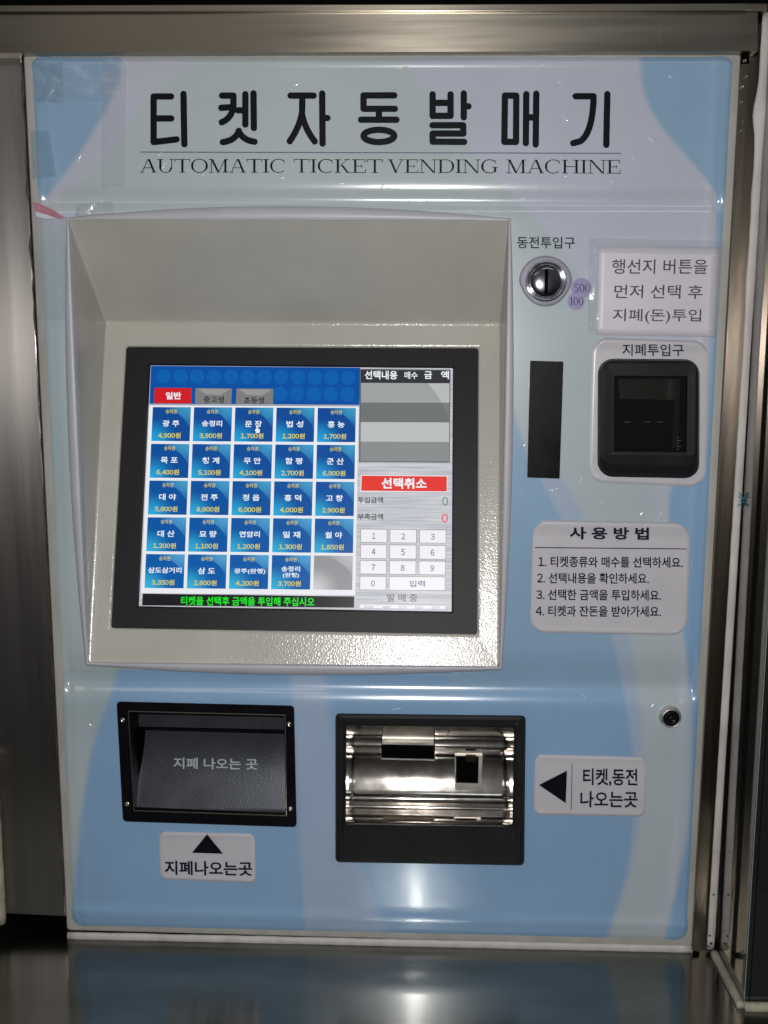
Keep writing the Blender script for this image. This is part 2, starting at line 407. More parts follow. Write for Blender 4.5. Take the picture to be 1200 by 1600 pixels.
GLY = {
 'A': (1.16, [dia(0.53,0,0.10,1,TH), dia(0.53,0,0.93,1,SW), R(0.24,0.62,0.80,0.67), R(-0.02,1-SF,0.28,1), R(0.80,1-SF,1.18,1)]),
 'U': (1.18, [R(0.14,0,0.14+SW,0.66), R(0.0,0,0.42,SF), R(0.99,0,0.99+TH,0.66), R(0.84,0,1.18,SF)] + arc(0.595,0.62,0.455,0.40,0,180,SW*0.9,TH)),
 'T': (1.10, stem(0.475, top=False)+[R(0.0,0,1.10,SF), R(0.0,0,0.05,0.22), R(1.05,0,1.10,0.22)]),
 'O': (1.22, arc(0.61,0.5,0.60,0.52,0,360,SW,TH,36)),
 'M': (1.42, [R(0.16,0,0.16+TH,1), R(0.0,1-SF,0.36,1), R(0.0,0,0.30,SF), dia(0.14,0,0.62,1,SW), dia(1.12,0,0.66,1,TH), R(1.10,0,1.10+SW,1), R(0.98,1-SF,1.40,1), R(1.12,0,1.40,SF)]),
 'I': (0.46, stem(0.15)),
 'C': (1.14, arc(0.60,0.5,0.59,0.52,48,312,SW,TH,30)+[R(0.98,0.04,1.03,0.30)]),
 'K': (1.16, stem(0.14)+[dia(0.84,0,0.26,0.55,TH), dia(0.42,0.42,0.84,1,SW), R(0.66,0,1.06,SF), R(0.80,1-SF,1.18,1)]),
 'E': (0.98, stem(0.14)+[R(0.2,0,0.92,SF), R(0.87,0,0.92,0.24), R(0.2,1-SF,0.96,1), R(0.91,0.74,0.96,1), R(0.2,0.475,0.70,0.525), R(0.65,0.38,0.70,0.62)]),
 'V': (1.14, [dia(0.10,0,0.50,1,SW), dia(0.97,0,0.52,1,TH), R(-0.02,0,0.36,SF), R(0.82,0,1.14,SF)]),
 'N': (1.26, [R(0.16,0,0.16+TH,1), R(0.0,1-SF,0.36,1), R(0.0,0,0.3,SF), dia(0.12,0,0.98,1,SW), R(1.06,0,1.06+TH,1), R(0.92,0,1.26,SF)]),
 'D': (1.20, stem(0.14)+[R(0.2,0,0.62,SF), R(0.2,1-SF,0.62,1)]+arc(0.60,0.5,0.57,0.5,-90,90,SW,SF,20)),
 'G': (1.24, arc(0.60,0.5,0.59,0.52,40,312,SW,TH,30)+[R(0.98,0.04,1.03,0.28), R(0.92,0.56,0.92+SW,0.94), R(0.78,0.54,1.20,0.59)]),
 'H': (1.26, stem(0.14)+stem(0.95)+[R(0.2,0.475,1.0,0.525)]),
 '0': (0.78, arc(0.39,0.5,0.36,0.52,0,360,0.13,0.06,30)),
 '1': (0.50, [R(0.20,0,0.33,1), R(0.06,1-SF,0.47,1), dia(0.20,0,0.06,0.14,0.1)]),
 '5': (0.74, [R(0.16,0.0,0.66,0.09), dia(0.16,0,0.11,0.46,0.07)]+arc(0.30,0.70,0.36,0.31,-115,125,0.13,0.07,18)),
}
def serif_geo(word, q):
    adv = sum(GLY[c][0]+0.05 for c in word)-0.05; x = 0; vs_ = []; fs = []
    for c in word:
        w_, g = GLY[c]
        for poly in g:
            b0 = len(vs_); vs_ += [bil(q, (x+px_)/adv, py_) for px_, py_ in poly]; fs.append(tuple(range(b0, b0+len(poly))))
        x += w_+0.05
    return vs_, fs

# ================================================================== THE SETTING
ZC = P(1080, 1487, 0.0).z           # level of the steel counter
slabv = []
def boxw(name, x0, x1, y0, y1, z0, z1, m, parent=None, bevel=0):
    v = [(x,y,z) for x in (x0,x1) for y in (y0,y1) for z in (z0,z1)]
    f = [(0,1,3,2),(4,6,7,5),(0,4,5,1),(2,3,7,6),(0,2,6,4),(1,5,7,3)]
    return fixn(mk(name, v, f, m, parent, bevel=bevel))
tag(boxw('counter', -0.75, 0.9, -0.34, 0.12, ZC-0.03, ZC, m_counter), kind='structure')
tag(boxw('wall', -0.9, 1.1, 0.115, 0.135, ZC-0.2, 0.75, m_wall), kind='structure')

# stainless rail above the machine
XL = P(-40, 500).x; XR = P(1184, 50, 0.016).x
rail = empty('steel_rail', P(600, 82, 0.0), 'wide brushed steel rail running across the top of the machine', 'rail')
q_rail = [(-60,21),(1184,19),(1184,79.5),(-60,83)]
slab('rail_face', rq(q_rail,0,0,1), -0.03, 0.014, m_steelh, rail, bevel=0.0015)
slab('rail_lip', [(-60,8),(1200,5),(1200,17.5),(-60,19.5)], -0.03, 0.018, m_steelh, rail, bevel=0.001)
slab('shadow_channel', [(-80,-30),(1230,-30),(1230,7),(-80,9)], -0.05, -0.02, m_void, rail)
slab('shadow_strip', [(-60,80),(1184,77),(1184,84.5),(-60,86.5)], -0.02, 0.0022, m_void, rail)  # black strip standing in for the shadow line under the rail
for x in (1042,):
    slab('joint_strip', [(x-10,22),(x+4,22),(x+2,79),(x-12,79)], 0.0135, 0.0143, m_steelh, rail)

# left stainless column
col = empty('steel_column', P(40, 1430, 0.0), 'broad dull steel column left of the machine, darkening to its foot', 'column')
slab('column_sheet', [(-150,84),(33,84),(103,1432),(-70,1424)], -0.02, -0.004, m_steelv, col, bevel=0.001)
slab('foot_gap_shade', [(-120,1431),(104,1438),(106,1470),(-118,1462)], -0.06, -0.034, m_void, col)  # black slab standing in for the shade in the gap below the column
tag(tube('sealant_bead', [P(-12+14*t, 1180+262*t, 0.004) for t in (i/24 for i in range(25))], 0.006, m_caulkd, None, wob=0.12, seed=3),
    'short pale sealant bead at the far left edge beside the steel column', 'sealant')
b = []; rr = []
rnd = random.Random(5)
for i in range(60):
    t = i/59; y = 100+t*1300; x = 36+ (y-88)*0.0515 - 3
    b.append(P(x+rnd.uniform(-1.2,1.2), y, 0.002)); rr.append(0.0002+ (0.0019 if 140<y<430 else 0.0008)*rnd.random()**1.5)
tag(tube('sealant_bead', b, rr, m_grime, None, wob=0.25, seed=6), 'thin dark cracked sealant joint between the left column and the machine', 'sealant')

# right steel post with a bright rounded arris
post = empty('steel_post', P(1115, 1470, 0.0), 'narrow brown steel post between the machine and the white sealant bead', 'post')
slab('post_flange', rq([(1159.5,100),(1171,100),(1093,1487),(1081.5,1485)],0,0,1), -0.02, 0.006, m_post, post, bevel=0.003)
slab('post_web', rq([(1171.5,86),(1215,86),(1116,1490),(1093,1487)],0,0,1), -0.03, -0.003, m_post, post)
for (x, y, r) in ((1164,95,3.2),(1166,120,3.6),(1161,136,4),(1158,160,2.2),(1161,190,2),(1158,205,2.4)):
    lathe('weld_bead', P(x, y, 0.006), [(r*PX,0),(r*PX*.9,.001),(r*PX*.5,.0026),(r*PX*.1,.003)], m_screw, post, n=10)

# corner sealant bead, glass return and base beads
bl = []; rl = []
for i in range(110):
    t = i/109; y = 20+t*1462; x = 1198.5 - (y-20)*0.0605
    bump_ = 5.5*math.exp(-((y-178)/30)**2) + 1.2*math.exp(-((y-300)/18)**2)+1.5*math.exp(-((y-440)/30)**2)
    bl.append(P(x-bump_*0.35, y, 0.003)); rl.append((6.4+bump_*0.75+rnd.uniform(-.25,.25))*PX)
bead = tag(tube('sealant_bead', bl, rl, m_caulk, None, n=14, flat=0.4, seed=9), 'long white sealant bead up the corner right of the machine, with a small teal mark', 'sealant')
XG = P(1118, 1484, 0.0).x + 0.004
def bead_pt(px, py):
    return P(px, py, 0.0078)
tv, tf = strokes([[(1155,776),(1160,781)],[(1157,783),(1163,777)],[(1154,790),(1160,785),(1167,783)],[(1161,797),(1167,791)],[(1156,770),(1158,775)]], 1.0)
mk('teal_mark', [bead_pt(*p) for p in tv], tf, m_teal, bead)
# glass return standing on the counter, toward the viewer, then turning right
gl = empty('glass_screen', (XG, -0.05, ZC), 'dark glass screen turning the corner at the right edge of the photo', 'glass screen')
YG = -0.100
def bxg(name, x0,x1,y0,y1,z0,z1,m): return boxw(name,x0,x1,y0,y1,z0,z1,m,gl)
# the glass leans with the bead: build the return as a prism between the measured top and bottom
Gt = P(1202, 20, 0.0); Gb = P(1119, 1487, 0.0)
def gx(z): return Gb.x + (Gt.x-Gb.x)*(z-Gb.z)/(Gt.z-Gb.z)
z1 = 0.6
v = []
for z in (ZC+0.001, z1):
    x = gx(z)
    v += [(x,0.0,z),(x+0.006,0.0,z),(x+0.006,YG,z),(x,YG,z)]
f = [(0,1,2,3),(7,6,5,4),(0,4,5,1),(1,5,6,2),(2,6,7,3),(3,7,4,0)]
fixn(mk('side_pane', v, f, m_glass, gl))
x0 = gx(ZC); x1 = gx(z1)
v = [(x0+.0002,YG-.0006,ZC+.001),(x0+.0012,YG-.0006,ZC+.001),(x1+.0012,YG-.0006,z1),(x1+.0002,YG-.0006,z1)]
mk('polished_edge', v, [(0,1,2,3)], m_glassedge, gl)
v = []
for z in (ZC+0.001, z1):
    x = gx(z)+0.007
    v += [(x,YG,z),(x+0.35,YG,z),(x+0.35,YG+0.006,z),(x,YG+0.006,z)]
fixn(mk('front_pane', v, f, m_glass, gl))
a = Vector((gx(ZC)-0.004, -0.004, ZC+0.002)); c = Vector((gx(ZC)-0.003, YG-0.004, ZC+0.002)); e = Vector((gx(ZC)+0.3, YG-0.006, ZC+0.002))
tag(tube('sealant_bead', line3(a, c, 14), 0.0050, m_caulkd, None, wob=0.08, flat=0.9, seed=12), 'short dirty sealant bead running forward along the foot of the glass', 'sealant')
tag(tube('sealant_bead', line3(c+Vector((0.003,0,0)), e, 14), 0.0055, m_caulkd, None, wob=0.06, seed=13), 'sealant bead along the counter in the lower right corner of the photo', 'sealant')
for z_, r_, pa in ((0.35,.003,a),(0.72,.0026,a)):
    p = a.lerp(c, z_)
# stains on the beads
for (x, y, r) in ((1115,1398,1.8),(1109,1462,2.0),(1111,1474,2.6),(1107,1479,2.0),(1121,1330,1.0)):
    lathe('stain', P(x, y, 0.0062), [(r*PX,0),(r*PX*.9,.0004),(r*PX*.3,.0008)], m_grime, bead, n=9)

# ================================================================== THE MACHINE
VM = empty('ticket_vending_machine', P(590, 1478, 0), 'pale blue and lilac ticket vending machine with a tilted touch screen', 'ticket machine')

door_q = [(37,85.5),(1157.5,85),(1081,1479),(105,1453)]
O_open = [(107,343),(795,345),(781,1043),(137,1036)]           # opening of the monitor recess
def in_quad(q, x, y, m=0):
    for i in range(4):
        a = q[i]; b_ = q[(i+1)%4]
        cr = (b_[0]-a[0])*(y-a[1])-(b_[1]-a[1])*(x-a[0]); L_ = math.hypot(b_[0]-a[0], b_[1]-a[1])
        if cr/L_ < m: return False
    return True
tray1 = [(201,1112),(445,1118),(447,1274),(210,1266)]
tray2 = [(541,1133),(803,1137),(801,1292),(540,1288)]
bill = [(955,582),(1078,582),(1076,712),(952,712)]
def hole(x, y):
    return in_quad(O_open, x, y, -2) or in_quad(tray1, x, y, -6) or in_quad(tray2, x, y, -8) or in_quad(bill, x, y, 0)

# door plate as a frame round the sheet (cream edge), solid behind
dq = rq(door_q, 0, 5); di = rq(door_q, 16, 16)
loft('door_edge', [lp(dq, -0.02), lp(dq, 0.0), lp(rq(door_q,1.2,6), 0.0012), lp(rq(door_q,7,14), 0.0012), lp(di, 0.0008)], m_border, VM, cap=False)
tag(tube('sealant_bead', [P(lerp(106,1082,t), lerp(1462,1483,t)+rnd.uniform(-.3,.3), 0.0005) for t in (i/60 for i in range(61))], 0.0050, m_caulk, None, wob=0.05, flat=0.6, seed=21),
    'white sealant bead along the foot of the machine above the counter', 'sealant')

# printed artwork: flowing bands, drawn as in the photo
LAV = lin(184,188,201)[:3]; GRN = lin(178,188,190)[:3]; BLU = lin(140,170,197)[:3]; BLD = lin(134,168,202)[:3]; CYA = lin(166,181,186)[:3]
def pl(pts, t):
    if t <= pts[0][0]: return pts[0][1]
    for (a, b_), (c, d) in zip(pts, pts[1:]):
        if t <= c:
            k = (t-a)/(c-a); return b_+(d-b_)*k
    return pts[-1][1]
def sm(pts):
    """smooth a polyline y->x once"""
    out = []
    y = pts[0][0]
    while y <= pts[-1][0]:
        out.append((y, sum(pl(pts, y+d) for d in (-36,-24,-12,0,12,24,36))/7)); y += 10
    return out
tlb = sm([(60,192),(110,190),(150,180),(200,150),(250,118),(295,85),(330,50),(400,10)])           # blue corner, right limit by y
trb = sm([(60,1000),(130,1001),(170,1012),(210,1040),(250,1080),(290,1112),(330,1137),(380,1160)]) # blue corner, left limit by y
gl_l = sm([(60,330),(110,290),(150,225),(200,196),(250,175),(330,60),(400,10)])                    # pale green, left limit
gr_r = sm([(60,600),(100,632),(150,670),(200,705),(250,745),(300,792),(350,848),(420,900),(500,945),(600,985),(700,1010),(800,1022),(900,1035),(1000,1051),(1100,1060),(1200,1062),(1300,1055),(1400,1035),(1480,1000)])
bg_l = sm([(560,790),(660,806),(720,826),(790,868),(850,895),(920,930),(1000,958),(1080,975),(1160,988),(1240,993),(1320,988),(1400,970),(1480,940)])
gg_l = sm([(560,800),(660,832),(720,862),(790,905),(850,935),(920,962),(1000,986),(1080,998),(1160,1003),(1240,1003),(1320,995),(1400,975),(1480,945)])
bl_r = sm([(560,1128),(680,1118),(740,1050),(790,1042),(900,1052),(1000,1070),(1100,1080),(1200,1080),(1300,1075),(1400,1055),(1480,1035)])
ll = sm([(1040,190),(1060,186),(1150,150),(1250,132),(1350,122),(1450,112)])
pl_l = sm([(1040,450),(1060,455),(1200,463),(1300,468),(1400,473),(1480,478)])
pl_r = sm([(1040,505),(1090,512),(1200,530),(1300,548),(1400,580),(1480,615)])
def mixc(a, b_, t): return tuple(a[i]+(b_[i]-a[i])*t for i in range(3))
def art(x, y):
    e = 6.0
    ex = 1147-(y-87)*0.0535-x
    if y < 690 and x > 1000 and ex < 16:
        return mixc(BLU, LAV, 0.55*sstep(5, 16, ex)*sstep(320, 380, y))
    if y < 1046 and x < 450 and y > 330:      # strip left of the screen
        c = CYA; c = mixc(c, GRN, sstep(700, 1000, y)*.7)
        c = mixc(LAV, c, sstep(330, 420, y+ (x-60)*.5)) if x < 200 else c
        if x > 200 and y > 1000: c = LAV
        return c
    if y < 560 or (y < 1046 and x > 700):
        right = x > 780
        if y < 700:
            g = pl(gr_r, y); c = GRN if not right else mixc(GRN, CYA, .35)
            c = mixc(c, LAV, sstep(g-e, g+e, x))
            if y < 420: c = mixc(c, LAV, 1-sstep(pl(gl_l, y)-8, pl(gl_l, y)+8, x))
            if y < 400:
                c = mixc(c, BLU, 1-sstep(pl(tlb, y)-e, pl(tlb, y)+e, x))
            c = mixc(c, BLU, sstep(pl(trb, y)-e, pl(trb, y)+e, x)) if y < 380 else c
            if y > 640 : c = mixc(BLU, c, sstep(pl(bg_l,y)-e, pl(bg_l,y)+e, x)) if x < 900 else c
            if x > 1040 and y > 690: c = BLU
            return c
    # lower right and bottom
    if x > 700 and (y >= 560):
        c = BLU if y < 1075 else BLD
        b0 = pl(bg_l, y); g0 = pl(gg_l, y); g1 = pl(gr_r, y); b1 = pl(bl_r, y)
        c = mixc(c, LAV, .5*sstep(b0-e, b0+e, x)); c = mixc(c, GRN, .85*sstep(g0-e, g0+e, x))
        c = mixc(c, LAV, .5*sstep(g1-e, g1+e, x)); c = mixc(c, BLD, sstep(b1-e, b1+e, x))
        return c
    c = mixc(mixc(CYA, GRN, sstep(1100, 1250, y)), BLD, sstep(pl(ll, y)-10, pl(ll, y)+4, x))
    p0 = pl(pl_l, y); p1 = pl(pl_r, y)
    c = mixc(c, LAV, 0.4*sstep(p0-e, p0+e, x)); 
    if x > p1-10: c = mixc(c, BLD, sstep(p1-e*2, p1+e*2, x))
    return c
FH = 0.003
def face_h(x, y, de, u, v):
    h = FH - 0.0030*math.exp(-(de/4.0)**1.5)
    g1 = 311 + (x-600)*0.004
    ke = sstep(0, 16, de)
    h -= 0.0042*ke*math.exp(-((y-g1-2)/14.0)**2)
    h -= 0.0008*sstep(g1-4, g1+10, y)*(1-sstep(1060,1100,y))
    g2 = 1067 + (x-600)*0.012
    d = y-g2
    h -= 0.0075*ke*math.exp(-(d/(32.0 if d < 0 else 20.0))**2)
    g3 = 1436 + (x-600)*0.0225
    h += 0.0022*math.exp(-((y-g3)/10.0)**2)
    g4 = 98.5
    h += 0.0010*math.exp(-((y-g4)/5.0)**2)
    # soft vertical roll just inside the right and left edges
    h += 0.0007*math.exp(-((u*1100-24)/8.0)**2) + 0.0009*math.exp(-(((1-u)*1060-24)/8.0)**2)
    return h
sheet_q = [(47.5,87),(1147,86.5),(1073.5,1470),(112.5,1448)]
field('front_sheet', sheet_q, 3.4, 18, face_h, art, m_print, VM, hole)

# moulded rim round the recess: straight inside, bowed outside
def rim_outline(bow, base, n=14):
    """outline round O_open, each side pushed out by base + bow*sin"""
    out = []
    nrmv = [(0,-1),(1,0),(0,1),(-1,0)]
    for i in range(4):
        a = O_open[i]; b_ = O_open[(i+1)%4]; nx_, ny_ = nrmv[i]
        pk = nrmv[i-1]
        for k in range(n):
            t = k/n; s = max(0.0, math.sin(math.pi*t))**0.8
            off = base + bow[i]*s
            x = lerp(a[0], b_[0], t)+nx_*off; y = lerp(a[1], b_[1], t)+ny_*off
            if k == 0: x += pk[0]*base; y += pk[1]*base
            out.append((x, y))
    return out
RH = 0.0075
loft('screen_rim', [lp(rim_outline((19,11,12,13), 3.0), 0.0005), lp(rim_outline((18,10,11,12), 3.0), 0.0050),
                    lp(rim_outline((9,6,5,6), 2.0), RH), lp(rim_outline((0,0,0,0), 0.8), RH), lp(rim_outline((0,0,0,0), 0.0), RH-0.0008),
                    [p+Vector((0,0.012,0)) for p in lp(rim_outline((0,0,0,0), 0.0), RH)]], m_rim, VM, cap=False, smooth=True)

# beige recess: sloping hood, side cheeks and the tilted panel with its monitor cut-out
oTL, oTR, oBR, oBL = [P(*p, RH-0.001) for p in O_open]
oBL = T(137,1035,0.001); oBR = T(780.5,1042.5,0.001)
iTL = T(165.5, 503, 0); iTR = T(782, 505, 0)
mon = [(196.5,541),(747.5,543),(745.5,991),(172.5,981)]
MT = [T(*p, 0) for p in mon]; MB_ = [p - TN*0.006 for p in MT]
verts = [oTL,oTR,oBR,oBL,iTL,iTR]+MT+MB_
faces = [(0,4,5,1),(0,3,4),(1,5,2),(4,6,7,5),(5,7,8,2),(2,8,9,3),(3,9,6,4),(6,10,11,7),(7,11,12,8),(8,12,13,9),(9,13,10,6)]
mk('recess_panel', verts, faces, m_hammer, VM, bevel=0.003)
bez = rq(mon, -6, 0.01, 1)
scrq = [(235.5,571),(707.5,575.5),(705.5,955.5),(217,947)]
SB = rq(scrq, -3, 0.01, 1); SI = rq(scrq, 0, 0.01, 1)
loft('monitor_bezel', [lp(bez, -0.0035, T), lp(SB, -0.0035, T), lp(SI, -0.0075, T), lp(SI, -0.0095, T)], m_bezel, VM, cap=False)

# ---------------------------------------------------------------- the lit display and what it shows
def ST(px, py, h=0.0): return T(px, py, h-0.0085)
m_s_white = scr('display_white', (232,234,240)); m_s_key = scr('display_key_white', (236,236,240))
m_s_blue = scr('display_blue', (0,78,160)); m_s_circ = scr('display_circle_blue', (4,92,172))
m_s_yel = scr('display_yellow', (214,206,92)); m_s_txt = scr('display_text_white', (236,244,250))
m_s_red = scr('display_red', (204,26,34)); m_s_red2 = scr('display_button_red', (226,56,48)); m_s_gt = scr('display_grey_tab', (124,124,124))
m_s_gtl = scr('display_grey_tab_light', (150,150,148))
m_s_dk = scr('display_dark_text', (34,40,44)); m_s_green = scr('display_green_text', (20,235,40)); m_s_bar = scr('display_bar_dark', (28,28,30))
m_s_0g = scr('display_digit_green', (60,130,84)); m_s_0r = scr('display_digit_red', (222,60,78)); m_s_num = scr('display_digit_blue', (74,86,132))
m_s_g = [scr('display_stripe', (c,c+3,c+4)) for c in (158,112,186,138)]
m_s_gl = scr('display_highlight_arc', (182,184,186)); m_s_hd = scr('display_header_dark', (52,52,54))
m_s_edge = scr('display_grey_line', (100,100,104))
def noise_emit(name, c1, c2, scale):
    m = scr(name, c1); n = m.node_tree.nodes; L = m.node_tree.links
    t = n.new('ShaderNodeTexCoord'); mp = n.new('ShaderNodeMapping'); mp.inputs['Scale'].default_value = scale
    nz = n.new('ShaderNodeTexNoise'); nz.inputs['Scale'].default_value = 1; nz.inputs['Detail'].default_value = 3
    cr = n.new('ShaderNodeMix'); cr.data_type = 'RGBA'; cr.inputs[6].default_value = lin(*c1); cr.inputs[7].default_value = lin(*c2)
    rm = n.new('ShaderNodeMapRange'); rm.inputs[1].default_value = .35; rm.inputs[2].default_value = .65
    L.new(t.outputs['Object'], mp.inputs[0]); L.new(mp.outputs[0], nz.inputs['Vector']); L.new(nz.outputs['Fac'], rm.inputs[0])
    L.new(rm.outputs[0], cr.inputs[0]); L.new(cr.outputs[2], n['Principled BSDF'].inputs['Emission Color'])
    return m
m_s_metal = noise_emit('display_brushed_grey', (176,178,186), (206,208,214), (18, 18, 700))
def cell_mat(name, base, glow, arcc, warm=None):
    """display picture of a glossy button: dark body, lighter sector top right, glow bottom left"""
    m = scr(name, base); n = m.node_tree.nodes; L = m.node_tree.links
    uv = n.new('ShaderNodeUVMap'); uv.uv_map = 'UVMap'
    def dist(cx, cy, lo, hi, a, b_):
        v1 = n.new('ShaderNodeVectorMath'); v1.operation = 'DISTANCE'; v1.inputs[1].default_value = (cx, cy, 0)
        L.new(uv.outputs[0], v1.inputs[0])
        r = n.new('ShaderNodeMapRange'); r.interpolation_type = 'SMOOTHSTEP'
        for i_, x in enumerate((lo, hi, a, b_)): r.inputs[1+i_].default_value = x
        L.new(v1.outputs['Value'], r.inputs[0]); return r.outputs[0]
    g = dist(0, 0, 0.0, 0.75, 1, 0); ar = dist(0.05, 0.0, 1.0, 1.03, 0, 1); fall = dist(0.95, 1.05, 0.0, 0.75, 1, 0.12)
    ml = n.new('ShaderNodeMath'); ml.operation = 'MULTIPLY'; L.new(ar, ml.inputs[0]); L.new(fall, ml.inputs[1])
    a1 = n.new('ShaderNodeMix'); a1.data_type = 'RGBA'; a1.inputs[6].default_value = lin(*base); a1.inputs[7].default_value = lin(*glow); L.new(g, a1.inputs[0])
    a2 = n.new('ShaderNodeMix'); a2.data_type = 'RGBA'; a2.inputs[7].default_value = lin(*arcc); L.new(a1.outputs[2], a2.inputs[6]); L.new(ml.outputs[0], a2.inputs[0])
    L.new(a2.outputs[2], n['Principled BSDF'].inputs['Emission Color'])
    return m
m_cell = [cell_mat('display_button_blue', (6,72+4*i,148+4*i), (30+6*i,162+4*i,218), (58+6*i,152+2*i,196+3*i)) for i in range(5)]
m_cellg = cell_mat('display_button_grey', (146,147,150), (206,206,208), (186,188,194))

disp = sheet('touch_screen', scrq, -0.0088, m_s_metal, VM, T)
def sh(name, outl, m, lvl): return sheet(name, outl, lvl*0.00025, m, disp, ST)
sh('blue_banner', [(236,571.5),(563,574.6),(561.5,634),(233.5,632)], m_s_blue, 1)
for row, yy in ((0,588),(1,614)):
    for i in range(12):
        x = 256+26.2*i - row*1.5
        if row == 1 and x < 434: continue
        if x > 552: continue
        sh('banner_circle', [(x+11.5*math.cos(a_*math.pi/12), yy+i*.2+11.5*math.sin(a_*math.pi/12)) for a_ in range(24)], m_s_circ, 2)
sh('menu_tab', [(241.5,606),(299.5,606.5),(298.5,630.5),(240.5,630)], m_s_red, 3)
sh('menu_tab', [(305.5,606.5),(362.5,607),(361.5,631),(304.5,630.5)], m_s_gt, 3)
sh('menu_tab', [(369.5,607),(427,607.5),(426.5,631.5),(368.5,631)], m_s_gt, 3)
sh('tab_shine', [(309,607.5),(360,608),(345,617),(322,616)], m_s_gtl, 4)
sh('tab_shine', [(373,608),(424,608.5),(410,617.5),(386,617)], m_s_gtl, 4)
text('tab_lettering', '일반', tq(259,612.5,283,624), m_s_txt, disp, .00125, ST, 0.03)
text('tab_lettering', '중고생', tq(318,619,350,629.5,.3), m_s_dk, disp, .00125, ST, 0.02)
text('tab_lettering', '초등생', tq(381,620,413,630.5,.3), m_s_dk, disp, .00125, ST, 0.02)
sh('tab_line', [(233.6,630.8),(561.4,632.8),(561.3,634.2),(233.5,632.2)], m_s_gl, 5)
sh('tab_line', [(233.5,632.2),(561.3,634.2),(561.3,635),(233.4,633)], m_s_edge, 5)
sh('button_grid', [(233.5,633),(560.5,635),(555,930),(220,926.5)], m_s_white, 2)
G = [(238.8,636),(561,637.6),(555.2,926.2),(225.6,923)]
cells = [('광 주','4,900원'),('송정리','3,900원'),('문 장','1,700원'),('법 성','1,200원'),('홍 농','1,700원'),
 ('목 포','6,400원'),('청 계','5,100원'),('무 안','4,100원'),('함 평','2,700원'),('군 산','6,900원'),
 ('대 야','5,800원'),('전 주','8,900원'),('정 읍','6,000원'),('흥 덕','4,000원'),('고 창','2,900원'),
 ('대 산','1,200원'),('묘 량','1,100원'),('연암리','1,200원'),('밀 재','1,300원'),('월 야','1,850원'),
 ('삼도삼거리','3,350원'),('삼 도','2,600원'),('광주(완행)','4,200원'),('송정리|(완행)','3,700원'),None]
def uvq(o, outl_uv):
    l = o.data.uv_layers.new(name='UVMap')
    for p in o.data.polygons:
        for li in p.loop_indices:
            vi = o.data.loops[li].vertex_index
            if vi < 4: l.data[li].uv = outl_uv[vi]
for k, ce in enumerate(cells):
    r_, c_ = divmod(k, 5)
    def cb(u, v, r_=r_, c_=c_): return bil(G, (c_+u*0.925)/5, (r_+v*0.925)/5)
    outl = [cb(0,0), cb(1,0), cb(1,1), cb(0,1)]
    vs_ = [ST(*p, .001) for p in outl]; fs = [(3,2,1,0)]; mi = [0]
    if ce:
        def add(body, u0, v0, u1, v1, mtl, bold):
            q = [cb(u0,v0),cb(u1,v0),cb(u1,v1),cb(u0,v1)]
            pts, ff = text_geo(body, q, bold); b0 = len(vs_)
            vs_.extend(ST(*p, .0013) for p in pts); fs.extend(tuple(b0+i for i in t) for t in ff); mi.extend([mtl]*len(ff))
        add('승차권', .34, .065, .63, .19, 1, 0.01)
        if '|' in ce[0]:
            a_, b_ = ce[0].split('|'); add(a_, .25, .32, .73, .48, 2, .02); add(b_, .29, .51, .71, .67, 2, .02)
        elif len(ce[0]) > 5: add(ce[0], .12, .40, .92, .57, 2, .018)
        elif len(ce[0]) == 5: add(ce[0], .07, .385, .93, .56, 2, .02)
        elif ' ' in ce[0]: add(ce[0], .27, .385, .71, .575, 2, .02)
        else: add(ce[0], .22, .385, .75, .565, 2, .02)
        add(ce[1], .17, .75, .76, .925, 1, .022)
    o = mk('destination_button' if ce else 'blank_button', vs_, fs, [m_cell[r_] if ce else m_cellg, m_s_yel, m_s_txt], disp, idx=mi)
    uvq(o, [(0,1),(1,1),(1,0),(0,0)])
# pointing hand on the screen
hv, hf = strokes([[(401.5,666.5),(401.7,673)],[(399.5,671.5),(401,676)],[(403.2,670.5),(403.3,675.5)],[(405,671.5),(404.6,675.5)]], 1.05)
mk('hand_pointer', [ST(x, y, .0016) for x, y in hv], hf, m_s_txt, disp)
# message bar
sh('message_bar', [(223,927.5),(553.5,932),(553,949.5),(222,946)], m_s_bar, 3)
text('message_lettering', '티켓을 선택후 금액을 투입해 주십시오', tq(283,931.5,491.5,945.5,2,-.3), m_s_green, disp, .0012, ST, 0.022)
# order list top right
sh('list_frame', [(562.3,576.3),(704,577.5),(702.8,723),(560.8,722)], m_s_edge, 1)
sh('list_header', [(564,578),(703,579),(702.7,599),(563.8,598)], m_s_hd, 2)
for i in range(4):
    y0 = 598.3+i*30.6
    sh('list_row', [(564.2-i*.3,y0),(702.2-i*.1,y0+.5),(702-i*.1,y0+31),(563.9-i*.3,y0+30.6)], m_s_g[i], 2)
sh('list_arc', [(702.3,599),(702.2,629.2),(690,629),(684,619),(677,609),(668,599)], m_s_gl, 3)
sh('list_arc', [(702.1,629.5),(702,656),(697,642),(690,629.5)], m_s_gt, 3)
text('list_heading', '선택내용', tq(570,579,621,592.5,.5), m_s_txt, disp, .001, ST, 0.025)
text('list_heading', '매수', tq(632,580.5,652.5,592,.3), m_s_txt, disp, .001, ST, 0.015)
text('list_heading', '금', tq(663,580,675,592), m_s_txt, disp, .001, ST, 0.025)
text('list_heading', '액', tq(689,579.5,701.5,592.5), m_s_txt, disp, .001, ST, 0.025)
sh('cancel_frame', [(564,742),(699.5,743.2),(699,769),(563,768)], m_s_white, 1)
sh('cancel_button', [(565.3,743.2),(698.3,744.4),(697.9,767.8),(564.3,766.8)], m_s_red2, 2)
text('cancel_lettering', '선택취소', tq(596,746.5,666.5,763.5,.6), m_s_txt, disp, .001, ST, 0.03)
